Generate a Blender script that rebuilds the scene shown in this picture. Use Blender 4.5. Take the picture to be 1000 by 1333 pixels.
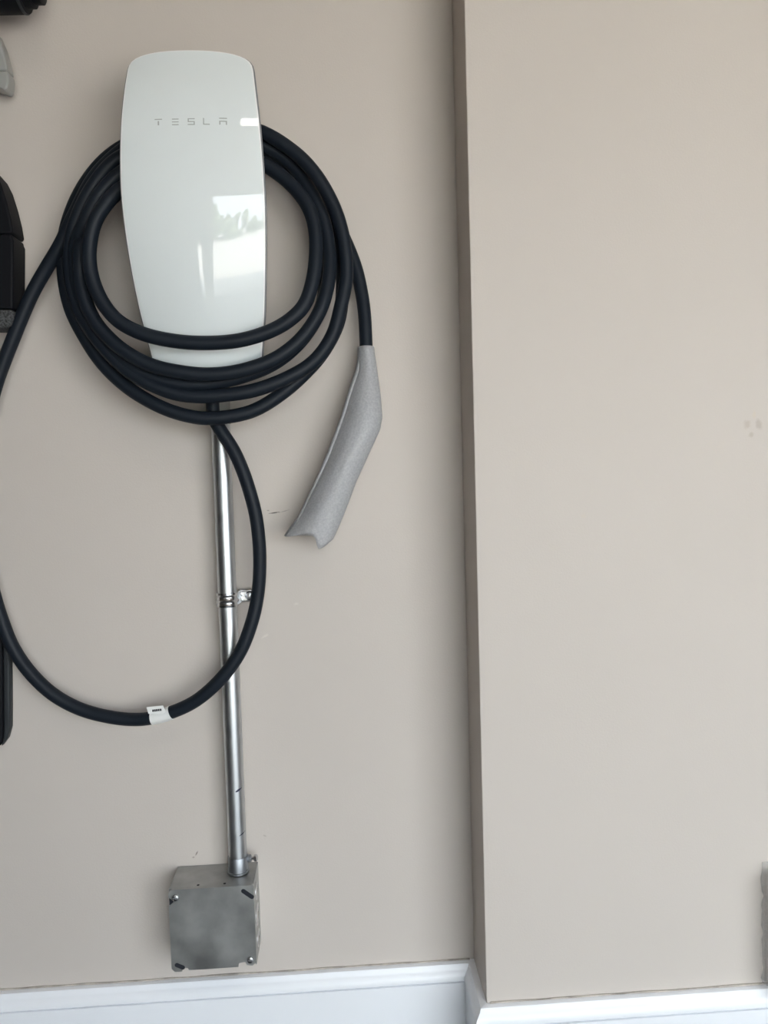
import bpy, bmesh, math, random
from mathutils import Vector, Matrix, noise
for o in list(bpy.data.objects):
    bpy.data.objects.remove(o, do_unlink=True)
S = bpy.context.scene
C = S.collection
random.seed(7)

# ------------------------------------------------------------------ camera
W, H, F = 1000.0, 1333.0, 1014.36
YAW, PITCH, ROLL, DIST = 0.05863, 0.05529, -0.02875, 0.98144
CAMZ = 0.785                                     # height of the lens over the floor
CAM = Vector((0, -DIST, CAMZ))
fwd = Vector((math.sin(YAW)*math.cos(PITCH), math.cos(YAW)*math.cos(PITCH), -math.sin(PITCH)))
rgt = Vector((math.cos(YAW), -math.sin(YAW), 0))
upv = rgt.cross(fwd)
R_ = math.cos(ROLL)*rgt + math.sin(ROLL)*upv
U_ = -math.sin(ROLL)*rgt + math.cos(ROLL)*upv
cd = bpy.data.cameras.new('camera')
cam = bpy.data.objects.new('camera', cd); C.objects.link(cam)
m = Matrix((R_, U_, -fwd)).transposed().to_4x4(); m.translation = CAM
cam.matrix_world = m
cd.sensor_fit = 'VERTICAL'; cd.sensor_height = 24.0; cd.lens = F/H*24.0
cd.clip_start = 0.02
S.camera = cam
S.view_settings.view_transform = 'Standard'; S.view_settings.look = 'None'
S.view_settings.gamma = 1; S.view_settings.use_curve_mapping = False
S.view_settings.exposure = 0.72

# ------------------------------------------------------------------ daylight
w = bpy.data.worlds.new('overcast_sky'); S.world = w; w.use_nodes = True
bg = w.node_tree.nodes['Background']
bg.inputs[0].default_value = (0.90, 0.97, 1.04, 1); bg.inputs[1].default_value = 4.3
sl = bpy.data.lights.new('sun', 'SUN'); sl.energy = 11.0; sl.angle = math.radians(2); sl.color = (1.0, .88, .74)   # behind the house: lights the driveway only
so_ = bpy.data.objects.new('sun', sl); C.objects.link(so_); so_.rotation_euler = (math.radians(-18), 0, 0); so_.location = (0, 4, 6)
XR, YF, XL, ZC = 3.2, -2.0, -3.2, 2.4            # room: right wall, front wall, left wall, ceiling
DX0, DX1, DZ = -0.12, 2.1, 1.40                   # open garage door in the front wall, behind the camera to the right
GX0, GX1, GZ = -0.42, -0.33, 0.82                # narrow gap beside it, added for a bright streak in the charger's reflection
pl = bpy.data.lights.new('door_daylight_portal', 'AREA'); pl.shape = 'RECTANGLE'
pl.size = DX1-DX0; pl.size_y = DZ; pl.cycles.is_portal = True
po = bpy.data.objects.new('door_daylight_portal', pl); C.objects.link(po)
po.location = ((DX0+DX1)/2, YF-0.10, DZ/2); po.rotation_euler = (math.pi/2, 0, math.pi)

def at(px, py, d):
    """point standing d metres out from the back wall, on the sight line of a pixel"""
    v = fwd + (px-W/2)/F*R_ - (py-H/2)/F*U_
    t = (DIST-d)/v.y
    return CAM + v*t

# ------------------------------------------------------------------ materials
MATS = {}
def mat(name, col, rough=0.5, metal=0.0, bump=0.0, bscale=400, var=0.0, vscale=30, coat=0.0, spec=0.5, rvar=0.0, **kw):
    M = bpy.data.materials.new(name); M.use_nodes = True
    nt = M.node_tree; b = nt.nodes['Principled BSDF']
    b.inputs['Base Color'].default_value = (*col, 1); b.inputs['Roughness'].default_value = rough
    b.inputs['Metallic'].default_value = metal; b.inputs['Coat Weight'].default_value = coat
    b.inputs['Specular IOR Level'].default_value = spec
    tc = nt.nodes.new('ShaderNodeTexCoord')
    if var or rvar:
        n = nt.nodes.new('ShaderNodeTexNoise'); n.inputs['Scale'].default_value = vscale; n.inputs['Detail'].default_value = 5
        nt.links.new(tc.outputs['Object'], n.inputs['Vector'])
        if var:
            r = nt.nodes.new('ShaderNodeValToRGB'); nt.links.new(n.outputs['Fac'], r.inputs[0])
            r.color_ramp.elements[0].position = 0.3; r.color_ramp.elements[1].position = 0.7
            r.color_ramp.elements[0].color = (*[c*(1-var) for c in col], 1)
            r.color_ramp.elements[1].color = (*[min(1, c*(1+var)) for c in col], 1)
            nt.links.new(r.outputs[0], b.inputs['Base Color'])
        if rvar:
            mr = nt.nodes.new('ShaderNodeMapRange'); nt.links.new(n.outputs['Fac'], mr.inputs[0])
            mr.inputs[1].default_value = .3; mr.inputs[2].default_value = .7
            mr.inputs[3].default_value = rough-rvar; mr.inputs[4].default_value = rough+rvar
            nt.links.new(mr.outputs[0], b.inputs['Roughness'])
    if bump:
        n2 = nt.nodes.new('ShaderNodeTexNoise'); n2.inputs['Scale'].default_value = bscale; n2.inputs['Detail'].default_value = 3
        nt.links.new(tc.outputs['Object'], n2.inputs['Vector'])
        bp = nt.nodes.new('ShaderNodeBump'); bp.inputs['Strength'].default_value = bump; bp.inputs['Distance'].default_value = 0.001
        nt.links.new(n2.outputs['Fac'], bp.inputs['Height']); nt.links.new(bp.outputs[0], b.inputs['Normal'])
    MATS[name] = M
    return M

def wall_material(name, col, marks):
    """matt paint with a fine roller nap and a few scuffs: marks = (x, z, half length, half height, angle, colour, strength)"""
    M = mat(name, col, rough=0.62, bump=0.16, bscale=420, var=0.018, vscale=3.0, spec=0.3)
    nt = M.node_tree; b = nt.nodes['Principled BSDF']
    cur = b.inputs['Base Color'].links[0].from_socket
    geo = nt.nodes.new('ShaderNodeNewGeometry')
    nz = nt.nodes.new('ShaderNodeTexNoise'); nz.inputs['Scale'].default_value = 260
    nt.links.new(geo.outputs['Position'], nz.inputs['Vector'])
    for (x, z, a, h, ang, c, k) in marks:
        mp = nt.nodes.new('ShaderNodeMapping'); mp.vector_type = 'TEXTURE'
        mp.inputs['Location'].default_value = (x, 0, z); mp.inputs['Rotation'].default_value = (0, ang, 0)
        mp.inputs['Scale'].default_value = (a, 1000, h)
        nt.links.new(geo.outputs['Position'], mp.inputs['Vector'])
        ln = nt.nodes.new('ShaderNodeVectorMath'); ln.operation = 'LENGTH'; nt.links.new(mp.outputs[0], ln.inputs[0])
        ad = nt.nodes.new('ShaderNodeMath'); ad.operation = 'ADD'; nt.links.new(ln.outputs['Value'], ad.inputs[0]); nt.links.new(nz.outputs['Fac'], ad.inputs[1])
        mr = nt.nodes.new('ShaderNodeMapRange'); nt.links.new(ad.outputs[0], mr.inputs[0])
        mr.inputs[1].default_value = 0.9; mr.inputs[2].default_value = 1.5; mr.inputs[3].default_value = k; mr.inputs[4].default_value = 0
        mx = nt.nodes.new('ShaderNodeMix'); mx.data_type = 'RGBA'
        nt.links.new(mr.outputs[0], mx.inputs[0]); nt.links.new(cur, mx.inputs[6]); mx.inputs[7].default_value = (*c, 1)
        cur = mx.outputs[2]
    nt.links.new(cur, b.inputs['Base Color'])
    return M
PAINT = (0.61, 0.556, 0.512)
def mk(px, py, d, a, h, ang, c, k):
    p = at(px, py, d); return (p.x, p.z, a, h, ang, c, k)
DK = (0.07, 0.06, 0.055); LT = (0.75, 0.70, 0.64)
M_wall = wall_material('beige_paint', PAINT, [
    mk(357, 667.5, 0, .0085, .0009, -.12, DK, .9), mk(370, 665.5, 0, .008, .0006, -.25, DK, .45), mk(349, 664.5, 0, .002, .0009, 0, DK, .4),
    mk(345, 828, 0, .006, .002, -.5, LT, .5), mk(386, 786, 0, .004, .002, 0, LT, .4),
    mk(256, 1111, 0, .0012, .004, .5, (.16, .12, .10), .8), mk(252, 1116, 0, .002, .0015, 0, (.2, .15, .12), .5),
    mk(345, 1088, 0, .003, .0015, .4, (.3, .25, .2), .4)])
M_wall2 = wall_material('beige_paint_column', PAINT, [
    mk(973, 552, .0857, .006, .006, .4, (.50, .43, .37), .6), mk(988, 553, .0857, .005, .008, -.3, (.46, .40, .35), .6),
    mk(978, 566, .0857, .004, .004, 0, (.48, .42, .36), .6), mk(982, 540, .0857, .003, .006, 0, (.64, .56, .47), .6),
    mk(760, 672, .0857, .004, .003, 0, (.64, .57, .49), .5)])
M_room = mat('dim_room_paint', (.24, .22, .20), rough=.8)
M_base = mat('white_gloss_trim', (.90, .92, .96), rough=.32, bump=.03, bscale=60)
M_caulk = mat('aged_caulk', (.42, .38, .34), rough=.8, var=.35, vscale=60)
M_floor = mat('concrete_floor', (.08, .08, .08), rough=.28, var=.12, vscale=4, bump=.1, bscale=80)
M_ceil = mat('warm_ceiling_paint', (.40, .33, .26), rough=.8)
M_drive = mat('driveway_concrete', (.58, .57, .55), rough=.9, var=.1, vscale=2)
M_glass = mat('white_glass', (.815, .865, .875), rough=.02, spec=.6)
M_edge = mat('pale_bevel', (.88, .89, .90), rough=.15)
M_trim = mat('dark_trim', (.20, .20, .21), rough=.4)
M_house = mat('grey_housing', (.55, .55, .55), rough=.5)
M_ink = mat('grey_print', (.40, .43, .43), rough=.3)
M_rubber = mat('black_rubber', (.0095, .0140, .0215), rough=.50, bump=.05, bscale=900, spec=.24)
M_emt = mat('galvanised_tube', (.58, .60, .62), rough=.40, metal=1, bump=.02, bscale=60, rvar=.05, vscale=40)
M_cast = mat('zinc_casting', (.36, .38, .41), rough=.46, metal=1, bump=.08, bscale=300)
M_dull = mat('dull_grey_tube_shade', (.20, .195, .185), rough=.7)  # stands in for shade on the tube behind the coil
M_bright = mat('bright_zinc', (.62, .63, .65), rough=.27, metal=1)
M_box = mat('galvanised_sheet', (.40, .405, .40), rough=.42, metal=.85, var=.22, vscale=28, bump=.03, bscale=200, rvar=.08)
M_hole = mat('dark_cavity', (.012, .014, .022), rough=.8)
M_pen = mat('blue_black_pen', (.02, .02, .06), rough=.5)
M_paper = mat('white_paper', (.86, .86, .85), rough=.55)
M_black = mat('black_plastic', (.006, .0065, .009), rough=.6, spec=.15)
M_blackm = mat('black_cloth', (.015, .015, .018), rough=.9, bump=.5, bscale=500)
M_hem = mat('speckled_grey_hem', (.06, .062, .065), rough=.9, var=.9, vscale=500)
M_greyp = mat('pale_grey_plastic', (.36, .36, .345), rough=.4)
M_darkg = mat('dark_grey_plastic', (.030, .034, .038), rough=.5, spec=.25)

# foam: thin translucent sheet
M_foam = bpy.data.materials.new('grey_foam_sheet'); M_foam.use_nodes = True
nt = M_foam.node_tree; b = nt.nodes['Principled BSDF']; out = nt.nodes['Material Output']
tc = nt.nodes.new('ShaderNodeTexCoord'); n = nt.nodes.new('ShaderNodeTexNoise'); n.inputs['Scale'].default_value = 420; n.inputs['Detail'].default_value = 4
nt.links.new(tc.outputs['Object'], n.inputs['Vector'])
r = nt.nodes.new('ShaderNodeValToRGB'); r.color_ramp.elements[0].position = .35; r.color_ramp.elements[1].position = .68
r.color_ramp.elements[0].color = (.58, .58, .61, 1); r.color_ramp.elements[1].color = (.84, .84, .86, 1)
nt.links.new(n.outputs['Fac'], r.inputs[0]); nt.links.new(r.outputs[0], b.inputs['Base Color'])
b.inputs['Roughness'].default_value = .34
bp = nt.nodes.new('ShaderNodeBump'); bp.inputs['Strength'].default_value = .25; bp.inputs['Distance'].default_value = .001
nt.links.new(n.outputs['Fac'], bp.inputs['Height']); nt.links.new(bp.outputs[0], b.inputs['Normal'])
tr = nt.nodes.new('ShaderNodeBsdfTranslucent'); tr.inputs[0].default_value = (.70, .71, .72, 1)
mx = nt.nodes.new('ShaderNodeMixShader'); mx.inputs[0].default_value = .48
nt.links.new(b.outputs[0], mx.inputs[1]); nt.links.new(tr.outputs[0], mx.inputs[2])
tp = nt.nodes.new('ShaderNodeBsdfTransparent'); mx2 = nt.nodes.new('ShaderNodeMixShader'); mx2.inputs[0].default_value = .03
nt.links.new(mx.outputs[0], mx2.inputs[1]); nt.links.new(tp.outputs[0], mx2.inputs[2]); nt.links.new(mx2.outputs[0], out.inputs[0])
# clear film
M_film = bpy.data.materials.new('clear_plastic_film'); M_film.use_nodes = True
nt = M_film.node_tree; b = nt.nodes['Principled BSDF']; out = nt.nodes['Material Output']
b.inputs['Base Color'].default_value = (.92, .92, .91, 1); b.inputs['Roughness'].default_value = .12
tp = nt.nodes.new('ShaderNodeBsdfTransparent'); mx2 = nt.nodes.new('ShaderNodeMixShader'); mx2.inputs[0].default_value = .72
nt.links.new(b.outputs[0], mx2.inputs[1]); nt.links.new(tp.outputs[0], mx2.inputs[2]); nt.links.new(mx2.outputs[0], out.inputs[0])

# ------------------------------------------------------------------ helpers
def obj(name, bm, material, parent=None, smooth=True, angle=40, bevel=0, seg=2):
    bmesh.ops.recalc_face_normals(bm, faces=bm.faces)
    me = bpy.data.meshes.new(name); bm.to_mesh(me); bm.free()
    me.materials.append(material)
    o = bpy.data.objects.new(name, me); C.objects.link(o)
    if parent:
        o.parent = parent; o.matrix_parent_inverse = Matrix.Translation(-parent.location)
    if smooth:
        for p in me.polygons: p.use_smooth = True
        me.set_sharp_from_angle(angle=math.radians(angle))
    if bevel:
        md = o.modifiers.new('bevel', 'BEVEL'); md.width = bevel; md.segments = seg; md.limit_method = 'ANGLE'; md.angle_limit = math.radians(40)
    return o
def tag(o, label, cat, group=None):
    o['label'] = label; o['category'] = cat
    if group: o['group'] = group
    return o
def thing(name, loc, label, cat, group=None):
    o = bpy.data.objects.new(name, None); C.objects.link(o); o.location = loc; o.empty_display_size = .02
    return tag(o, label, cat, group)
def struct(o): o['kind'] = 'structure'; return o
def box(bm, x0, x1, y0, y1, z0, z1):
    v = [bm.verts.new((x, y, z)) for z in (z0, z1) for y in (y0, y1) for x in (x0, x1)]
    for f in ((0,1,3,2), (4,5,7,6), (0,1,5,4), (2,3,7,6), (0,2,6,4), (1,3,7,5)): bm.faces.new([v[i] for i in f])
def bx(*a):
    bm = bmesh.new(); box(bm, *a); return bm
def spline(pts, sub=8):
    """Catmull-Rom through points"""
    P = [Vector(p) for p in pts]; out = []
    P = [2*P[0]-P[1]] + P + [2*P[-1]-P[-2]]
    for i in range(1, len(P)-2):
        p0, p1, p2, p3 = P[i-1:i+3]
        def kn(a, b_): return max((b_-a).length, 1e-6)**.5
        t0 = 0; t1 = t0+kn(p0, p1); t2 = t1+kn(p1, p2); t3 = t2+kn(p2, p3)
        for k in range(sub):
            t = t1+(t2-t1)*k/sub
            A1 = p0*((t1-t)/(t1-t0))+p1*((t-t0)/(t1-t0)); A2 = p1*((t2-t)/(t2-t1))+p2*((t-t1)/(t2-t1)); A3 = p2*((t3-t)/(t3-t2))+p3*((t-t2)/(t3-t2))
            B1 = A1*((t2-t)/(t2-t0))+A2*((t-t0)/(t2-t0)); B2 = A2*((t3-t)/(t3-t1))+A3*((t-t1)/(t3-t1))
            out.append(B1*((t2-t)/(t2-t1))+B2*((t-t1)/(t2-t1)))
    out.append(P[-2]); return out
def tube(bm, path, rad, n=20, cap=True):
    rings = []; N = None
    for i, p in enumerate(path):
        t = (path[min(i+1, len(path)-1)]-path[max(i-1, 0)]).normalized()
        if N is None:
            N = t.cross(Vector((0, 1, 0)));
            if N.length < .1: N = t.cross(Vector((1, 0, 0)))
            N.normalize()
        N = (N-t*N.dot(t)).normalized(); B = t.cross(N)
        rr = rad(i/(len(path)-1)) if callable(rad) else rad
        rings.append([bm.verts.new(p+rr*(math.cos(a)*N+math.sin(a)*B)) for a in [2*math.pi*k/n for k in range(n)]])
    for a, b_ in zip(rings, rings[1:]):
        for k in range(n): bm.faces.new((a[k], a[(k+1) % n], b_[(k+1) % n], b_[k]))
    if cap: bm.faces.new(rings[0]); bm.faces.new(rings[-1])
    return rings
def lathe(bm, prof, origin, axis=Vector((0, 0, 1)), n=28, cap=True):
    """prof: (radius, along)"""
    axis = axis.normalized(); N = axis.orthogonal().normalized(); B = axis.cross(N); rings = []
    for r_, h in prof:
        rings.append([bm.verts.new(Vector(origin)+axis*h+max(r_, 1e-5)*(math.cos(a)*N+math.sin(a)*B)) for a in [2*math.pi*k/n for k in range(n)]])
    for a, b_ in zip(rings, rings[1:]):
        for k in range(n): bm.faces.new((a[k], a[(k+1) % n], b_[(k+1) % n], b_[k]))
    if cap: bm.faces.new(rings[0]); bm.faces.new(rings[-1])
def interp(tab, x):
    """smooth (monotone cubic-ish) interpolation of a sorted table"""
    if x <= tab[0][0]: return tab[0][1]
    if x >= tab[-1][0]: return tab[-1][1]
    for i in range(len(tab)-1):
        if tab[i][0] <= x <= tab[i+1][0]:
            x0, y0 = tab[i]; x1, y1 = tab[i+1]; h = x1-x0
            def sl(j):
                a = tab[max(j-1, 0)]; b_ = tab[min(j+1, len(tab)-1)]; return (b_[1]-a[1])/(b_[0]-a[0])
            t = (x-x0)/h; m0, m1 = sl(i)*h, sl(i+1)*h
            return (2*t**3-3*t*t+1)*y0+(t**3-2*t*t+t)*m0+(-2*t**3+3*t*t)*y1+(t**3-t*t)*m1

# ------------------------------------------------------------------ room shell
XI, PJ, ZB = 0.1592, 0.0857, CAMZ-0.6452         # column corner, its projection, baseboard height
XE = 1.5                                          # right end of the column
struct(obj('wall_back', bx(XL, XI+.02, 0, .12, 0, ZC), M_wall, smooth=False))
struct(obj('wall_column', bx(XI, XE, -PJ, .12, 0, ZC), M_wall2, smooth=False, bevel=.0012, seg=2))
struct(obj('wall_beyond', bx(XE, XR, 0, .12, 0, ZC), M_wall, smooth=False))
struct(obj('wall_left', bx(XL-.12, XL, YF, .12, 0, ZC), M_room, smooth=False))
bm = bmesh.new()
box(bm, XL-.12, GX0, YF-.12, YF, 0, ZC); box(bm, GX1, DX0, YF-.12, YF, 0, ZC); box(bm, GX0, GX1, YF-.12, YF, GZ, ZC); box(bm, DX1, XR+.12, YF-.12, YF, 0, ZC); box(bm, DX0, DX1, YF-.12, YF, DZ, ZC)
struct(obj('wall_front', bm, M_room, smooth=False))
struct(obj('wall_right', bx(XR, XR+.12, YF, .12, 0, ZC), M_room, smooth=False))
struct(obj('floor', bx(XL-.12, XR+.12, YF-.12, .12, -.1, 0), M_floor, smooth=False))
struct(obj('ceiling', bx(XL-.12, XR+.12, YF-.12, .12, ZC, ZC+.1), M_ceil, smooth=False))
struct(obj('driveway', bx(-12, 16, YF-16, YF-.12, -.1, -.01), M_drive, smooth=False))

# baseboards: one moulded profile (out from wall, height) swept along each run
T = .0150
PROF = [(0, 0), (T, 0), (T, ZB-.0215), (T-.0034, ZB-.0212), (T-.0034, ZB-.0196), (T+.0008, ZB-.0188), (T+.0010, ZB-.0150),
        (T-.0006, ZB-.0110), (T-.0030, ZB-.0075), (T-.0050, ZB-.0050), (T-.0056, ZB-.0025), (T-.0066, ZB-.0004), (T-.0080, ZB), (0, ZB)]
def sweep(bm, rows):
    """rows: list of (function profile point -> Vector)"""
    rr = [[bm.verts.new(f(p)) for p in PROF] for f in rows]; k = len(PROF)
    for a, b_ in zip(rr, rr[1:]):
        for i in range(k): bm.faces.new((a[i], a[(i+1) % k], b_[(i+1) % k], b_[i]))
    bm.faces.new(rr[0]); bm.faces.new(rr[-1])
def base(name, rows):
    bm = bmesh.new(); sweep(bm, rows); return struct(obj(name, bm, M_base, smooth=True, angle=28))
base('baseboard_back', [lambda p: Vector((XL, -p[0], p[1])), lambda p: Vector((XI-p[0], -p[0], p[1]))])
base('baseboard_return', [lambda p: Vector((XI-p[0], -p[0]-.0002, p[1])), lambda p: Vector((XI-p[0], -PJ-p[0]+.0002, p[1]))])
base('baseboard_column', [lambda p: Vector((XI-p[0], -PJ-p[0], p[1])), lambda p: Vector((XE, -PJ-p[0], p[1]))])
# uneven caulk bead on top of each board
def caulk(name, f, L, dens=140):
    bm = bmesh.new(); path = []
    for i in range(int(L*dens)+1):
        s = i/dens; path.append(f(s)+Vector((0, 0, .0011*noise.noise(Vector((s*25, 3.1, 0))))))
    tube(bm, path, lambda t: .0012+.0007*noise.noise(Vector((t*L*18, 8.2, 1))), n=8)
    return struct(obj(name, bm, M_caulk))
caulk('trim_1', lambda s: Vector((XI-.006-s, -.0008, ZB+.0006)), 1.2)
caulk('trim_2', lambda s: Vector((XI+.004+s, -PJ-.0008, ZB+.0006)), 1.0)

# ------------------------------------------------------------------ wall connector (charger)
XC = -.1455
Z0 = CAMZ
WT = [(.100, .0585), (.112, .0600), (.144, .0642), (.164, .0671), (.187, .0699), (.2185, .0727), (.250, .0749), (.281, .0763), (.312, .0766), (.345, .0756), (.379, .0737), (.414, .0706), (.448, .0674), (.470, .0650)]
DT = [(.090, .044), (.112, .053), (.144, .066), (.164, .074), (.187, .084), (.2185, .095), (.250, .103), (.281, .109), (.312, .1125), (.345, .1125), (.379, .110), (.414, .104), (.448, .093), (.470, .086)]
ZT, ZBOT = .4632, .1100
def halfw(z, grow=0.):
    wv = interp(WT, z)+grow; zt = ZT+grow; zb = ZBOT-grow
    u = (z-.435)/(zt-.435)
    if u > 0: wv *= max(0, 1-min(u, 1)**4)**(1/2.6)
    u = (.126-z)/(.126-zb)
    if u > 0: wv *= max(0, 1-min(u, 1)**4)**(1/2.6)
    return wv
def bulge(z): return interp([(.10, .013), (.20, .012), (.30, .009), (.38, .006), (.47, .005)], z)
def face_d(x, z):
    wv = interp(WT, z); s = min(1, abs(x-XC)/wv)
    return interp(DT, z)+bulge(z)*(1-s*s)
def rows_for(grow):
    zt = ZT+grow; zb = ZBOT-grow; zs = []
    for i in range(13): u = 1-(1-i/12)**3; zs.append(.435+(zt-.435)*u)
    for i in range(13): u = 1-(1-i/12)**3; zs.append(.126-(.126-zb)*u)
    zs += [.126+(.435-.126)*i/44 for i in range(1, 44)]
    return sorted(set(round(z, 6) for z in zs))
def shield(grow, front_off, back_off, front=True, nx=28, flat_back=None):
    """closed shell with the charger's outline; front follows the curved face minus front_off"""
    bm = bmesh.new(); zs = rows_for(grow); fr = []; bk = []
    for z in zs:
        wv = halfw(z, grow); f_ = []; b_ = []
        for i in range(nx+1):
            s = -1+2*i/nx; s = math.sin(s*math.pi/2)*.35+s*.65
            x = XC+s*wv
            d = face_d(x, z)
            f_.append(bm.verts.new((x, -(d-front_off), Z0+z)))
            b_.append(bm.verts.new((x, -((interp(DT, z)-back_off) if flat_back is None else flat_back), Z0+z)))
        fr.append(f_); bk.append(b_)
    for G in (fr, bk):
        for a, c in zip(G, G[1:]):
            for i in range(nx): bm.faces.new((a[i], a[i+1], c[i+1], c[i]))
    for a, b_ in ((fr[0], bk[0]), (fr[-1], bk[-1])):
        for i in range(nx): bm.faces.new((a[i], a[i+1], b_[i+1], b_[i]))
    for i in range(len(zs)-1):
        for k in (0, nx): bm.faces.new((fr[i][k], fr[i+1][k], bk[i+1][k], bk[i][k]))
    bmesh.ops.remove_doubles(bm, verts=bm.verts, dist=1e-6)
    return bm
ch = thing('wall_charger', (XC, 0, Z0+ZBOT), 'white glass-fronted electric car charger mounted on the beige wall', 'charger')
fp = obj('face_plate', shield(-.0021, 0, .0035), M_glass, ch, angle=35); fp['label'] = 'glossy white curved glass face plate'
obj('bevel_rim', shield(-.0004, .0008, .0052), M_edge, ch, angle=35)
obj('dark_trim', shield(.0010, .0032, .0090), M_trim, ch, angle=35)
obj('housing', shield(-.0085, .0060, .020), M_house, ch, angle=35)
bm = bmesh.new()                                   # core the cable hangs on
lathe(bm, [(.050, -.001), (.050, .055), (.046, .072)], (XC, 0, Z0+.262), Vector((0, -1, 0)), n=40)
obj('cable_cradle', bm, M_house, ch)
bm = bmesh.new(); box(bm, XC-.046, XC+.046, -.034, 0, Z0+.125, Z0+.262)
obj('wiring_box', bm, M_house, ch, bevel=.004)
# lettering printed on the glass, following its curve
LT_ = {'T': [(0, 1, .86, 1), (.40, .60, 0, .66)],
       'E': [(0, 1, .86, 1), (0, 1, .43, .57), (0, 1, 0, .14)],
       'S': [(0, 1, .86, 1), (0, .16, .43, .86), (0, 1, .43, .57), (.84, 1, .14, .43), (0, 1, 0, .14)],
       'L': [(0, .16, 0, 1), (.16, 1, 0, .14)],
       'A': [(0, 1, .86, 1), (0, .16, 0, .57), (.16, .84, .43, .57), (.84, 1, 0, .57)]}
def onface(px, py):
    d = .112
    for _ in range(8):
        p = at(px, py, d); d = face_d(p.x, p.z-Z0)
    return at(px, py, d)
for chx, (xa, xb), (ya, yb) in zip('TESLA', [(201.5, 211), (224, 232.5), (244.5, 253.5), (264.5, 273), (285.5, 295.5)], [(154.7, 163.3), (154.4, 163), (154.0, 162.6), (153.7, 162.3), (153.6, 162.2)]):
    bm = bmesh.new(); A = onface(xa, yb); B = onface(xb, ya)
    for (u0, u1, v0, v1) in LT_[chx]:
        x0 = A.x+(B.x-A.x)*u0; x1 = A.x+(B.x-A.x)*u1; z0 = A.z+(B.z-A.z)*v0; z1 = A.z+(B.z-A.z)*v1
        f_ = []; k_ = []
        for (x, z) in ((x0, z0), (x1, z0), (x1, z1), (x0, z1)):
            d = face_d(x, z-Z0); f_.append(bm.verts.new((x, -d-.00012, z))); k_.append(bm.verts.new((x, -d+.0004, z)))
        bm.faces.new(f_); bm.faces.new(k_[::-1])
        for i in range(4): bm.faces.new((f_[i], f_[(i+1) % 4], k_[(i+1) % 4], k_[i]))
    lo = obj('printed_letter', bm, M_ink, fp, smooth=False)

# ------------------------------------------------------------------ charging cable
CR = .0080
pts = [  # px, py, metres out from the wall
 (275, 492, .034), (276.5, 515, .040), (278.5, 543, .0425), (286, 558, .0430), (304, 586, .0435), (316.5, 614, .044), (326, 643, .044), (333, 671, .043), (337.3, 705, .042), (338.2, 740, .041),
 (335.5, 775, .040), (329, 806, .041), (313, 848, .0425), (289, 882, .0425), (256, 911.5, .039), (224, 927, .035), (195, 935, .032), (170, 936.5, .029), (136, 932, .027), (102, 922, .025),
 (68, 903, .024), (38, 874, .023), (17, 843, .023), (4, 812, .023), (-10, 765, .022), (-19, 700, .022), (-22, 640, .022), (-19, 570, .022), (-8, 510, .023), (17, 441, .026), (42, 382, .030), (60, 350, .034), (79, 318, .042),
 # over the top 1
 (98, 278, .050), (128, 225, .052), (185, 180, .050), (262, 160, .045), (335, 170, .040), (383, 202, .036), (412, 238, .034), (432, 283, .034), (443, 330, .036), (446, 372, .040),
 # bottom D
 (441, 418, .046), (423, 455, .050), (402, 481, .053), (366, 513, .056), (326, 536, .058), (272, 544.5, .0590), (243, 541, .0585), (210, 530, .057), (170, 507, .054), (136, 476, .050), (110, 438, .045), (91, 398, .040), (83, 350, .034), (86, 300, .030),
 # over the top 2
 (108, 245, .026), (143, 203, .024), (190, 178, .022), (262, 166, .024), (335, 170, .056), (384, 199, .062), (410, 226, .064), (429, 257, .064), (441, 286, .064), (449, 322, .064), (451, 360, .064),
 # bottom C
 (444, 398, .066), (432, 438, .067), (409, 470, .068), (376, 491, .070), (331, 508, .072), (290, 514.5, .072), (262, 516, .072), (231, 513, .071), (202, 503, .070), (170, 485, .068), (136, 453, .066), (108, 412, .062), (93, 365, .060), (92, 320, .058),
 # over the top 3
 (100, 285, .058), (121, 243, .060), (152, 208, .060), (200, 190, .058), (262, 182, .056), (330, 186, .048), (373, 208, .046), (402, 245, .048), (421, 285, .056), (428, 322, .062), (429, 355, .072),
 # bottom B
 (422, 390, .080), (411, 415, .082), (390, 443, .084), (358, 467, .085), (314, 482.5, .086), (270, 487.5, .086), (227, 483, .086), (196, 475, .085), (168, 461, .084), (143, 441, .081), (120, 412, .077), (106, 370, .074), (104, 325, .072),
 # over the top 3b
 (111, 288, .040), (130, 247, .040), (160, 214, .040), (205, 197, .040), (262, 190, .040), (330, 198, .034), (370, 219, .034), (397, 247, .040), (415, 284, .046), (422, 322, .054), (424, 357, .062),
 # bottom, hidden behind the strand above on the right and showing below it on the left
 (420, 394, .068), (409, 419, .070), (388, 448, .070), (357, 473, .070), (316, 490, .070), (270, 499.5, .070), (229, 499, .070), (198, 491, .069), (168, 476, .068), (139, 450, .066), (114, 414, .063), (99, 368, .062), (98, 322, .062),
 # over the top 4
 (112, 287, .074), (131, 252, .075), (160, 224, .074), (205, 205, .070), (262, 197, .066), (325, 206, .064), (362, 226, .068), (388, 250, .074), (403, 273, .080), (410, 298, .084), (411.5, 328, .088),
 # bottom A (in front of the glass)
 (407, 366, .091), (396, 397, .093), (379, 415, .094), (354, 430, .094), (312, 443, .094), (270, 446.5, .093), (228, 444, .092), (186, 434.5, .092), (157, 420, .091), (140, 403, .090), (126, 379, .089), (118, 353, .089), (116, 327, .090), (122, 293, .091),
 # over the top 5, then out behind the coil to the plug
 (136, 268, .089), (158, 246, .084), (205, 224, .068), (262, 214, .054), (325, 208, .036), (372, 216, .022), (406, 242, .018), (430, 275, .017), (449, 312, .018), (463.5, 349, .020), (471, 382, .023), (474.7, 410, .026), (476.3, 440, .029), (477, 462, .031)]
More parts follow.
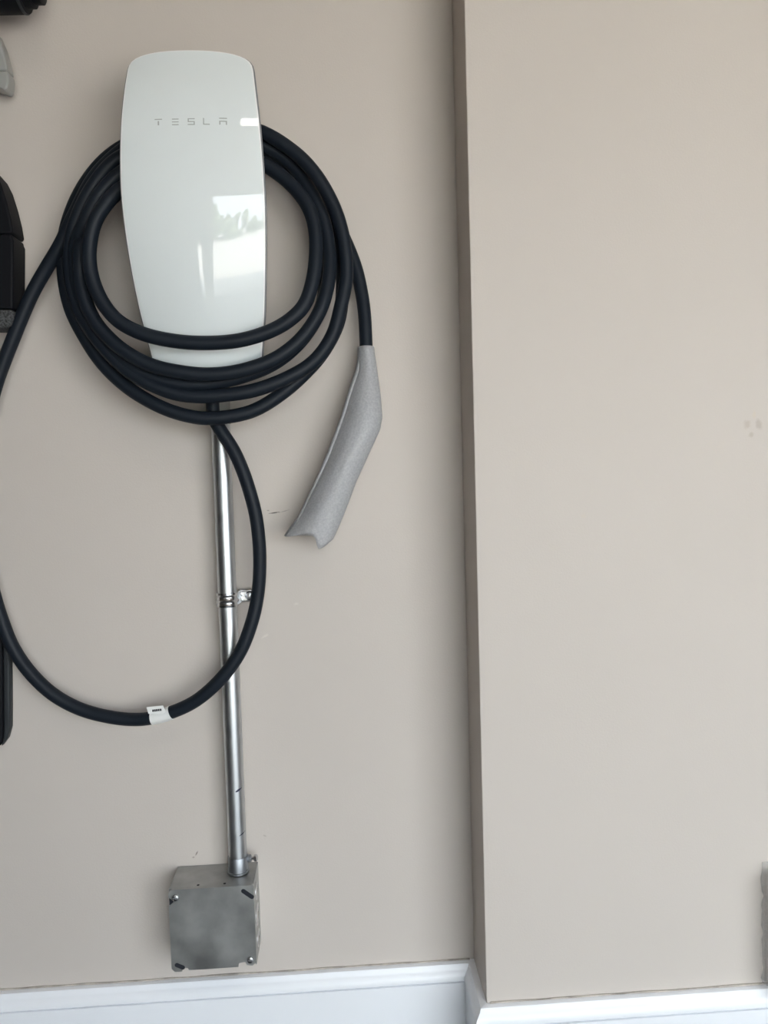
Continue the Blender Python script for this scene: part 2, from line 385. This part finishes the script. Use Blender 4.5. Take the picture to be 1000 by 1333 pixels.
cab = thing('charging_cable', at(262, 214, .02), 'thick black charging cable coiled around the white charger with one long hanging loop', 'cable')
path = spline([at(*p) for p in pts], 7)
bm = bmesh.new(); tube(bm, path, CR, n=18)
obj('cable_sheath', bm, M_rubber, cab)
# strain relief under the charger
bm = bmesh.new(); a = at(274.5, 478, .034); b2 = at(276.5, 512, .0395)
lathe(bm, [(.013, 0), (.013, .008), (.010, .012), (.0085, (b2-a).length)], a, b2-a)
obj('strain_relief', bm, M_rubber, cab)
# paper marker: sleeve round the cable plus a flag
c0, c1 = at(198, 934.6, .0323), at(223, 927.5, .0349)
bm = bmesh.new(); tube(bm, [c0.lerp(c1, i/6)+Vector((0, 0, -.0008*math.sin(math.pi*i/6))) for i in range(7)], CR+.0006, n=24)
lab = obj('paper_marker', bm, M_paper, cab); lab['label'] = 'white paper wire marker with black print'
def quadplate(name, px, d, th, material, parent, bevel=0):
    bm = bmesh.new(); f_ = [bm.verts.new(at(x, y, d)) for x, y in px]; k_ = [bm.verts.new(at(x, y, d)+Vector((0, th, 0))) for x, y in px]
    n_ = len(px); bm.faces.new(f_); bm.faces.new(k_[::-1])
    for i in range(n_): bm.faces.new((f_[i], f_[(i+1) % n_], k_[(i+1) % n_], k_[i]))
    return obj(name, bm, material, parent, smooth=False, bevel=bevel)
quadplate('marker_flag', [(190.6, 920.6), (212.2, 918.4), (215.5, 926.5), (212, 929.5), (193.3, 929.2)], .0430, .0005, M_paper, lab)
for k in range(5):
    x = 198.2+k*2.45; y = 925.3-k*.28
    quadplate('print_mark', [(x, y-1.5), (x+2.0, y-1.65), (x+2.2, y+1.2), (x+.2, y+1.4)], .0433, .0002, M_hole, lab)

# ------------------------------------------------------------------ foam sleeve over the plug
secs = [  # left edge, right edge (px), half depth, centre distance from wall
 ((466.6, 451.5), (486.2, 451.5), .0100, .030), ((466.2, 463), (487.4, 463), .0105, .031), ((464.8, 482), (490.3, 482), .0115, .033), ((459.5, 498), (493.0, 500), .0135, .035),
 ((453.2, 519), (495.4, 522), .0165, .038), ((446.5, 541), (497.0, 543), .0190, .041), ((438.0, 565), (494.2, 558.5), .0195, .042), ((428.5, 589), (484.8, 579), .0195, .042), ((418.5, 612), (473.5, 604), .0190, .043),
 ((408.5, 635), (462.6, 628), .0185, .044), ((399.5, 654), (454.5, 650), .0185, .045), ((390.5, 673), (447, 669), .0185, .045), ((382, 685), (440.5, 685), .0185, .045), ((371.4, 698.5), (434, 699), .0180, .045)]
fo = thing('foam_sleeve', at(477, 452, .03), 'grey translucent foam sleeve wrapped around the hanging charging plug', 'sleeve')
bm = bmesh.new(); rings = []; n_ = 40
dense = []
for i in range(len(secs)-1):
    for k in range(4):
        t = k/4; a, b_ = secs[i], secs[i+1]
        mixv = lambda p, q: tuple(p[j]*(1-t)+q[j]*t for j in range(2))
        dense.append((mixv(a[0], b_[0]), mixv(a[1], b_[1]), a[2]*(1-t)+b_[2]*t, a[3]*(1-t)+b_[3]*t, (i+t)/(len(secs)-1)))
dense.append((*secs[-1], 1.0))
for (l, r_, hd, dd, t) in dense:
    A = at(*l, dd-.004*min(1, t*4)); B = at(*r_, dd); mid = (A+B)/2; hv = (B-A)/2; ring = []
    for k in range(n_):
        a = 2*math.pi*k/n_
        ca, sa = math.cos(a), math.sin(a)
        # pinched seam on the left edge, round on the right
        if ca < 0: sy = sa*(1-.5*ca*ca)
        else: sy = sa
        p = mid+hv*ca+Vector((0, -hd*sy, 0))
        wob = noise.noise(Vector((t*9, ca*2.2, sa*2.2)))
        p += Vector((0, -.0009*wob, 0))
        if t > .93:                               # ragged, drawn-up mouth: front lip short in the middle, right lip longer
            e = (t-.93)/.07
            down = (at(414, 714, dd)-at(420, 700, dd))
            p += down*e*(1.05*math.exp(-((ca-.62)/.28)**2)) - down*e*.42*max(0, sa)*math.exp(-((ca+.15)/.5)**2)
        ring.append(bm.verts.new(p))
    rings.append(ring)
for a, b_ in zip(rings, rings[1:]):
    for k in range(n_): bm.faces.new((a[k], a[(k+1) % n_], b_[(k+1) % n_], b_[k]))
fs = obj('foam_wrap', bm, M_foam, fo, angle=70)
sd = fs.modifiers.new('thickness', 'SOLIDIFY'); sd.thickness = .0009; sd.offset = 1
plug = spline([(at(*a_[0], a_[3])+at(*a_[1], a_[3]))/2+Vector((.001, 0, 0)) for a_ in secs[1:-1]], 4)
bm = bmesh.new(); tube(bm, plug, lambda t: interp([(0, .0066), (.15, .0085), (.35, .0120), (.6, .0130), (1, .0120)], t), n=20)
obj('plug_handle', bm, mat('grey_plug_shell', (.28, .28, .30), rough=.5), cab)
bm = bmesh.new()                                   # loose fin of foam along the left seam
fin = [((467.3, 460), 1.0), ((464.3, 482), 2.2), ((458.0, 500), 2.6), ((451.5, 520), 1.8), ((444.5, 543), 1.6), ((428, 588), 2.0), ((408, 634), 2.0), ((389.5, 674), 3.0), ((371, 698), 2.0)]
va = []; vb = []
for (p, wd) in fin:
    va.append(bm.verts.new(at(p[0]+3.0, p[1], min(.0455, .034+.0004*max(0, p[1]-470))))); vb.append(bm.verts.new(at(p[0]-wd*.6, p[1]-.4*wd, min(.043, .032+.0003*max(0, p[1]-470)))))
for i in range(len(fin)-1): bm.faces.new((va[i], va[i+1], vb[i+1], vb[i]))
fn = obj('seam_flap', bm, M_foam, fo); sd = fn.modifiers.new('thickness', 'SOLIDIFY'); sd.thickness = .0009

# ------------------------------------------------------------------ conduit, strap, connector
XQ = -.13905; ER = .0113; EY = -.0225
zq = lambda py, d=.022: at(300, py, d).z
con = thing('metal_conduit', (XQ, EY, zq(1130)), 'straight galvanised steel conduit running from the charger down to the junction box', 'conduit')
bm = bmesh.new(); zb_, zt_ = zq(1126), Z0+.128
lathe(bm, [(ER-.001, 0), (ER, .0006), (ER, zt_-zb_)], (XQ, EY, zb_), n=40)
obj('tube', bm, M_emt, con)
bm = bmesh.new(); zu = zq(552)
lathe(bm, [(ER+.0002, 0), (ER+.0009, .0003), (ER+.0009, zt_-zu+.002)], (XQ, EY, zu), n=40)
obj('tube_shade_sleeve', bm, M_dull, con)  # added sleeve, dulls the tube where the coil shades it
def arcmark(name, z, a0, a1, dz, hw, r_, material, parent):
    bm = bmesh.new(); rows = []
    for i in range(9):
        a = a0+(a1-a0)*i/8; t = i/8; h = hw*(.35+1.0*math.sin(math.pi*min(1, t*1.1+.05)))
        row = []
        for s in (-1, 1):
            for rr in (r_-.0003, r_+.00012): row.append(bm.verts.new((XQ+rr*math.cos(a), EY+rr*math.sin(a), z+dz*t+s*h)))
        rows.append(row)
    for p, q in zip(rows, rows[1:]):
        bm.faces.new((p[1], p[3], q[3], q[1])); bm.faces.new((p[0], p[1], q[1], q[0])); bm.faces.new((p[2], p[3], q[3], q[2])); bm.faces.new((p[0], p[2], q[2], q[0]))
    bm.faces.new((rows[0][0], rows[0][1], rows[0][3], rows[0][2])); bm.faces.new((rows[-1][0], rows[-1][1], rows[-1][3], rows[-1][2]))
    return obj(name, bm, material, parent)
arcmark('pen_mark', zq(1031.5, .034), math.radians(-80), math.radians(-38), .0035, .0011, ER, M_pen, con)
arcmark('pen_mark', zq(1089.5, .034), math.radians(-68), math.radians(-22), .0035, .0006, ER, M_pen, con)
# set-screw connector that joins tube and box
zc0, zc1 = zq(1134), zq(1113.5)
cn = thing('conduit_connector', (XQ, EY, zc0), 'zinc set-screw connector joining the conduit to the junction box', 'connector')
bm = bmesh.new(); rc = ER+.0010; Lc = zc1-zc0
lathe(bm, [(ER+.0002, Lc-.001), (rc-.0004, Lc), (rc, Lc-.0006), (rc, .0022), (rc+.0012, .0018), (rc+.0012, 0), (ER+.0002, 0)], (XQ, EY, zc0), n=40, cap=False)
obj('collar', bm, M_cast, cn)
bm = bmesh.new()
lathe(bm, [(.0046, 0), (.0046, .0050), (.0038, .0056)], (XQ+rc-.0015, EY+.002, zc0+Lc*.70), Vector((1, -.15, .1)), n=16)
obj('screw_boss', bm, M_cast, cn)
bm = bmesh.new()
lathe(bm, [(.0022, 0), (.0022, .0045), (.0042, .0046), (.0042, .0076), (.0032, .0082)], (XQ+rc+.0036, EY+.0015, zc0+Lc*.72), Vector((1, -.15, .1)), n=16)
obj('set_screw', bm, M_bright, cn)
# one-hole strap
zs_ = zq(781, .03)
st = thing('pipe_strap', (XQ, -.002, zs_), 'one-hole ridged metal strap holding the conduit to the wall', 'strap')
bm = bmesh.new(); hw_ = .0085
prof = [(-hw_, .0003), (-hw_, .0020), (-.0062, .0026), (-.0042, .0012), (-.0024, .0012), (0, .0031), (.0024, .0012), (.0042, .0012), (.0062, .0026), (hw_, .0020), (hw_, .0003)]
rows = []
for i in range(25):
    a = math.radians(172+(368-172)*i/24)
    rows.append([bm.verts.new((XQ+(ER+h)*math.cos(a), EY+(ER+h)*math.sin(a), zs_+z)) for z, h in prof])
for i in (0, 1, 2):                               # drop to the wall on the right
    rows.append([bm.verts.new((XQ+ER+h+.0006*i, EY+.003+.0055*i, zs_+z)) for z, h in prof])
for p, q in zip(rows, rows[1:]):
    for i in range(len(prof)-1): bm.faces.new((p[i], p[i+1], q[i+1], q[i]))
    bm.faces.new((p[0], p[-1], q[-1], q[0]))
bm.faces.new(rows[0]); bm.faces.new(rows[-1])
obj('band', bm, M_bright, st)
bm = bmesh.new(); box(bm, XQ+ER-.001, XQ+ER+.0245, -.0050, -.0002, zs_-.0075, zs_+.0095)
obj('foot', bm, M_bright, st, bevel=.0022)
bm = bmesh.new(); box(bm, XQ+ER+.002, XQ+ER+.022, -.0085, -.0049, zs_+.0055, zs_+.0092)
obj('foot_rib', bm, M_bright, st, bevel=.0015)
bm = bmesh.new()
lathe(bm, [(.0052, 0), (.0056, .0010), (.0050, .0028), (.0026, .0038)], (XQ+ER+.0135, -.0049, zs_+.0002), Vector((0, -1, 0)), n=20)
obj('screw', bm, M_bright, st)

# ------------------------------------------------------------------ junction box
BX0, BZ1, BD, BS = -.2186, Z0-.4980, .0555, .1016
BX1, BZ0 = BX0+BS, BZ1-BS
jb = thing('junction_box', ((BX0+BX1)/2, 0, BZ0), 'square galvanised steel junction box with blank cover above the white baseboard', 'box')
bm = bmesh.new(); th = .0016
box(bm, BX0, BX1, -.0018, 0, BZ0, BZ1)             # back
bd = obj('back_panel', bm, M_box, jb, smooth=False)
for nm, a in (('side_panel', (BX0, BX0+th, -BD+.002, -.0018, BZ0, BZ1)), ('side_panel', (BX1-th, BX1, -BD+.002, -.0018, BZ0, BZ1)),
              ('top_panel', (BX0+th, BX1-th, -BD+.002, -.0018, BZ1-th, BZ1)), ('bottom_panel', (BX0+th, BX1-th, -BD+.002, -.0018, BZ0+.0085, BZ0+.0085+th))):
    sp = obj(nm, bx(*a), M_box, jb, smooth=False, bevel=.0006)
    if nm == 'side_panel' and a[0] > BX0+.01:      # knockouts on the right side
        for (yy, zz, rr) in ((-.030, BZ1-.022, .0105), (-.030, BZ1-.052, .0135), (-.030, BZ1-.082, .0105)):
            bm = bmesh.new(); lathe(bm, [(rr, 0), (rr, .0006), (rr-.0012, .0010), (rr-.0016, .0006), (0, .0006)], (BX1-.0002, yy, zz), Vector((1, 0, 0)), n=28)
            obj('knockout', bm, M_bright, sp)
    if nm == 'top_panel':
        for px_, py_ in ((258, 1152.2), (292.5, 1150.2)):
            v = CAM-at(px_, py_, .03); P0 = at(px_, py_, .03); P1 = P0+v*((BZ1-P0.z)/v.z)
            bm = bmesh.new(); lathe(bm, [(.0017, 0), (.0017, .00025), (0, .00025)], (P1.x, P1.y, BZ1-.0001), Vector((0, 0, 1)), n=16)
            obj('screw_hole', bm, M_hole, sp)
# blank cover: octagonal plate with open slots at two corners and screw notches at the others
cvb = bmesh.new(); g = .0006; x0, x1, z0, z1 = BX0+g-.0008, BX1-g+.0008, BZ0+g-.001, BZ1-g+.0006
cham = .006
out_ = [(x0+.004, z0), (x0+.0125, z0), (x0+.0135, z0+.004), (x0+.0195, z0+.004), (x0+.0205, z0+.0010), (x1-.022, z0+.0010), (x1-.021, z0+.0058), (x1-.0135, z0+.0068), (x1-.0115, z0+.0028), (x1-.0050, z0+.0014), (x1, z0+.0058),
        (x1, z1-.004), (x1-.0025, z1), (x0+.004, z1), (x0, z1-.004), (x0, z1-.0088), (x0+.0024, z1-.0110), (x0+.0060, z1-.0146), (x0+.0038, z1-.0172), (x0, z1-.0200), (x0, z0+.004)]
vf = [cvb.verts.new((x, -BD-.0012, z)) for x, z in out_]; vb = [cvb.verts.new((x, -BD+.002, z)) for x, z in out_]
from mathutils.geometry import tessellate_polygon
for tri in tessellate_polygon([[Vector((x, z, 0)) for x, z in out_]]):
    cvb.faces.new([vf[i] for i in tri]); cvb.faces.new([vb[i] for i in tri[::-1]])
for i in range(len(out_)): cvb.faces.new((vf[i], vf[(i+1) % len(out_)], vb[(i+1) % len(out_)], vb[i]))
cov = obj('cover_plate', cvb, M_box, jb, angle=30)
def slot(xa, za, xb, zb2, hw):
    A = Vector((xa, 0, za)); B = Vector((xb, 0, zb2)); t = (B-A).normalized(); nn = Vector((-t.z, 0, t.x)); ring = []
    for k in range(9): a = math.pi/2+math.pi*k/8; ring.append(A+hw*(math.cos(a)*t+math.sin(a)*nn))
    for k in range(9): a = -math.pi/2+math.pi*k/8; ring.append(B+hw*(math.cos(a)*t+math.sin(a)*nn))
    bm = bmesh.new(); f_ = [bm.verts.new((p.x, -BD-.00135, p.z)) for p in ring]; k_ = [bm.verts.new((p.x, -BD+.001, p.z)) for p in ring]
    bm.faces.new(f_); bm.faces.new(k_[::-1]); n_ = len(ring)
    for i in range(n_): bm.faces.new((f_[i], f_[(i+1) % n_], k_[(i+1) % n_], k_[i]))
    so = obj('slot', bm, M_hole, cov, smooth=False); return so
slot(x1-.0125, z1-.0065, x1-.0025, z1-.0145, .0026)
slot(x0+.0065, z0+.0085, x0+.0135, z0+.0050, .0026)
bm = bmesh.new(); box(bm, x0+.0006, x0+.0055, -BD+.0005, -BD+.0018, z1-.0205, z1-.0095); obj('slot', bm, M_hole, cov, smooth=False)
for sx, sz in ((x0+.0088, z1-.0095), (x1-.0072, z0+.0095)):
    bm = bmesh.new(); lathe(bm, [(.0040, 0), (.0042, .0008), (.0036, .0020), (.0018, .0026)], (sx, -BD-.0012, sz), Vector((0, -1, 0)), n=20)
    so = obj('cover_screw', bm, M_bright, jb)
    bm = bmesh.new(); box(bm, sx-.0030, sx+.0030, -BD-.0040, -BD-.0034, sz-.0004, sz+.0004); obj('screw_slot', bm, M_trim, so, smooth=False)

# ------------------------------------------------------------------ things that reach in from the left
def solid(name, px, d, th, material, parent, bevel=.004, seg=3):
    """thick piece with the given front outline, d = front distance, th = thickness towards the wall"""
    o = quadplate(name, px, d, th, material, parent); md = o.modifiers.new('bevel', 'BEVEL'); md.width = bevel; md.segments = seg
    md.limit_method = 'ANGLE'; md.angle_limit = math.radians(50)
    for p in o.data.polygons: p.use_smooth = True
    o.data.set_sharp_from_angle(angle=math.radians(35)); return o
# dark rod with a collared end
rd = thing('dark_rod', at(-40, -22, .05), 'dark round rod with a collar and stepped end, high on the wall', 'rod')
A = at(-260, -16, .060); B = at(30, -22, .060); ax = (B-A).normalized(); L = (B-A).length
bm = bmesh.new(); lathe(bm, [(.0300, 0), (.0300, L-.004), (.0292, L)], A, ax, n=40); obj('rod_body', bm, M_black, rd)
bm = bmesh.new(); lathe(bm, [(.0300, L-.0045), (.0304, L-.004), (.0304, L-.002), (.0296, L-.001)], A, ax, n=40); obj('collar', bm, M_darkg, rd)
bm = bmesh.new(); lathe(bm, [(.0250, L-.001), (.0250, L+.008), (.0215, L+.009), (.0215, L+.018), (.0200, L+.019)], A, ax, n=40); obj('stepped_end', bm, M_black, rd)
bm = bmesh.new(); q = A+ax*(L*.45); box(bm, q.x-.012, q.x+.012, -.060, 0, q.z-.010, q.z+.010); obj('wall_bracket', bm, M_black, rd, bevel=.003)
# pale grip end
hp = thing('pale_grip', at(-8, 85, .03), 'pale grey rounded plastic grip end hanging beneath the dark rod', 'grip')
solid('grip_body', [(-30, 30), (-6, 40), (1, 56), (5, 70), (8.5, 84), (9.5, 91), (-30, 92)], .034, .020, M_greyp, hp, .002)
solid('grip_tip', [(-30, 92.6), (9.6, 91.6), (11, 99), (10.6, 108), (8.5, 114.5), (5, 117), (0, 114), (-30, 108)], .034, .020, M_greyp, hp, .002)
bm = bmesh.new(); p = at(-20, 70, .016); box(bm, p.x-.008, p.x+.008, -.018, 0, p.z-.008, p.z+.008); obj('hook', bm, M_black, hp, bevel=.002)
# black hanging piece with speckled hem
hb = thing('black_holder', at(-10, 420, .02), 'tall black holder with curved shoulder and speckled grey hem, hung beside the coiled cable', 'holder')
solid('shoulder', [(-60, 205), (-20, 210), (-6, 226), (1, 240), (8, 262), (13.5, 284), (16.2, 300), (14.8, 304), (-60, 304)], .040, .036, M_black, hb, .0025)
solid('body', [(-60, 304.5), (14.8, 304.5), (15.2, 309), (17, 313), (16.8, 360), (16.4, 402), (-60, 402)], .041, .037, M_black, hb, .0025)
solid('hem', [(-60, 402.5), (16.2, 402.5), (15.5, 414), (12, 423), (5, 426.5), (-60, 427)], .041, .037, M_hem, hb, .004)
# black strip below
hs = thing('black_strap_end', at(-10, 960, .01), 'slim black strip with a grey edge hanging behind the long cable loop', 'strap')
solid('strip', [(-45, 800), (2, 800), (3, 840), (3.5, 960), (0, 972), (-45, 976)], .013, .0125, M_black, hs, .003)
solid('edge_band', [(2.6, 832), (9.5, 836), (12.3, 860), (12.8, 920), (12.6, 948), (9, 962), (1, 973), (4.2, 958), (3.6, 860)], .012, .0115, M_darkg, hs, .003)

# ------------------------------------------------------------------ film-wrapped box at the far right of the column
pb = thing('wrapped_box', at(1030, 1278, .09), 'grey box in crinkled clear plastic film on the column wall above the baseboard', 'box')
p0, p1 = at(996, 1129, PJ), at(1075, 1272, PJ)
obj('box_body', bx(p0.x, p1.x, -PJ-.046, -PJ, p1.z, p0.z), mat('light_carton', (.74, .73, .71), rough=.5), pb, bevel=.004)
bm = bmesh.new(); NX, NZ = 14, 26; G = []
p0, p1 = at(991.5, 1122, PJ), at(1082, 1278, PJ)
for j in range(NZ+1):
    row = []
    for i in range(NX+1):
        u, v = i/NX, j/NZ; x = p0.x+(p1.x-p0.x)*u; z = p0.z+(p1.z-p0.z)*v
        e = min(1, min(u, 1-u)*5, min(v, 1-v)*8); y = -PJ-.001-e*.050
        nv = Vector((x*70, z*70, 1.3)); edge = noise.noise(Vector((z*90, 2, 5)))*.0045 if i in (0, 1) else 0
        row.append(bm.verts.new((x+edge+.0015*noise.noise(nv), y-.0025*e*noise.noise(nv*1.7), z+.001*noise.noise(nv*.8))))
    G.append(row)
for a, b_ in zip(G, G[1:]):
    for i in range(NX): bm.faces.new((a[i], a[i+1], b_[i+1], b_[i]))
fl = obj('plastic_film', bm, M_film, pb, angle=25); sd = fl.modifiers.new('thickness', 'SOLIDIFY'); sd.thickness = .0005

# ------------------------------------------------------------------ out of frame: ceiling light inferred from its reflection, hedge added to vary reflections
cl = thing('ceiling_light', (.60, -1.60, ZC), 'long white ceiling batten light inside the garage', 'lamp')
bm = bmesh.new(); box(bm, .10, 1.10, -1.68, -1.52, ZC-.04, ZC); obj('lamp_body', bm, M_base, cl, bevel=.006)
M_lamp = mat('lamp_diffuser', (.9, .9, .9), rough=.5)
lb = M_lamp.node_tree.nodes['Principled BSDF']; lb.inputs['Emission Color'].default_value = (1, .94, .86, 1); lb.inputs['Emission Strength'].default_value = 8.0
bm = bmesh.new(); box(bm, .12, 1.08, -1.67, -1.53, ZC-.06, ZC-.04); obj('diffuser', bm, M_lamp, cl, bevel=.01)
M_leaf = mat('added_hedge_leaves', (.10, .17, .06), rough=.6, var=.5, vscale=4)  # unseen hedge, added to break up the bright patch reflected in the charger
bm = bmesh.new()
for i in range(170):
    c = Vector((-6+13*random.random(), -10-2*random.random(), 0)); hgt = .6+3.4*abs(noise.noise(Vector((c.x*.9, 1.7, 0))))
    c.z = hgt*random.random(); rr = .14+.26*random.random()
    m4 = Matrix.Translation(c) @ Matrix.Diagonal((rr, rr, rr, 1)); bmesh.ops.create_icosphere(bm, subdivisions=2, radius=1, matrix=m4)
for v in bm.verts: v.co += .12*noise.noise_vector(v.co*4)
hd_ = obj('reflection_hedge', bm, M_leaf); hd_['kind'] = 'stuff'; tag(hd_, 'unseen leafy green hedge added beyond the driveway for reflections', 'hedge')
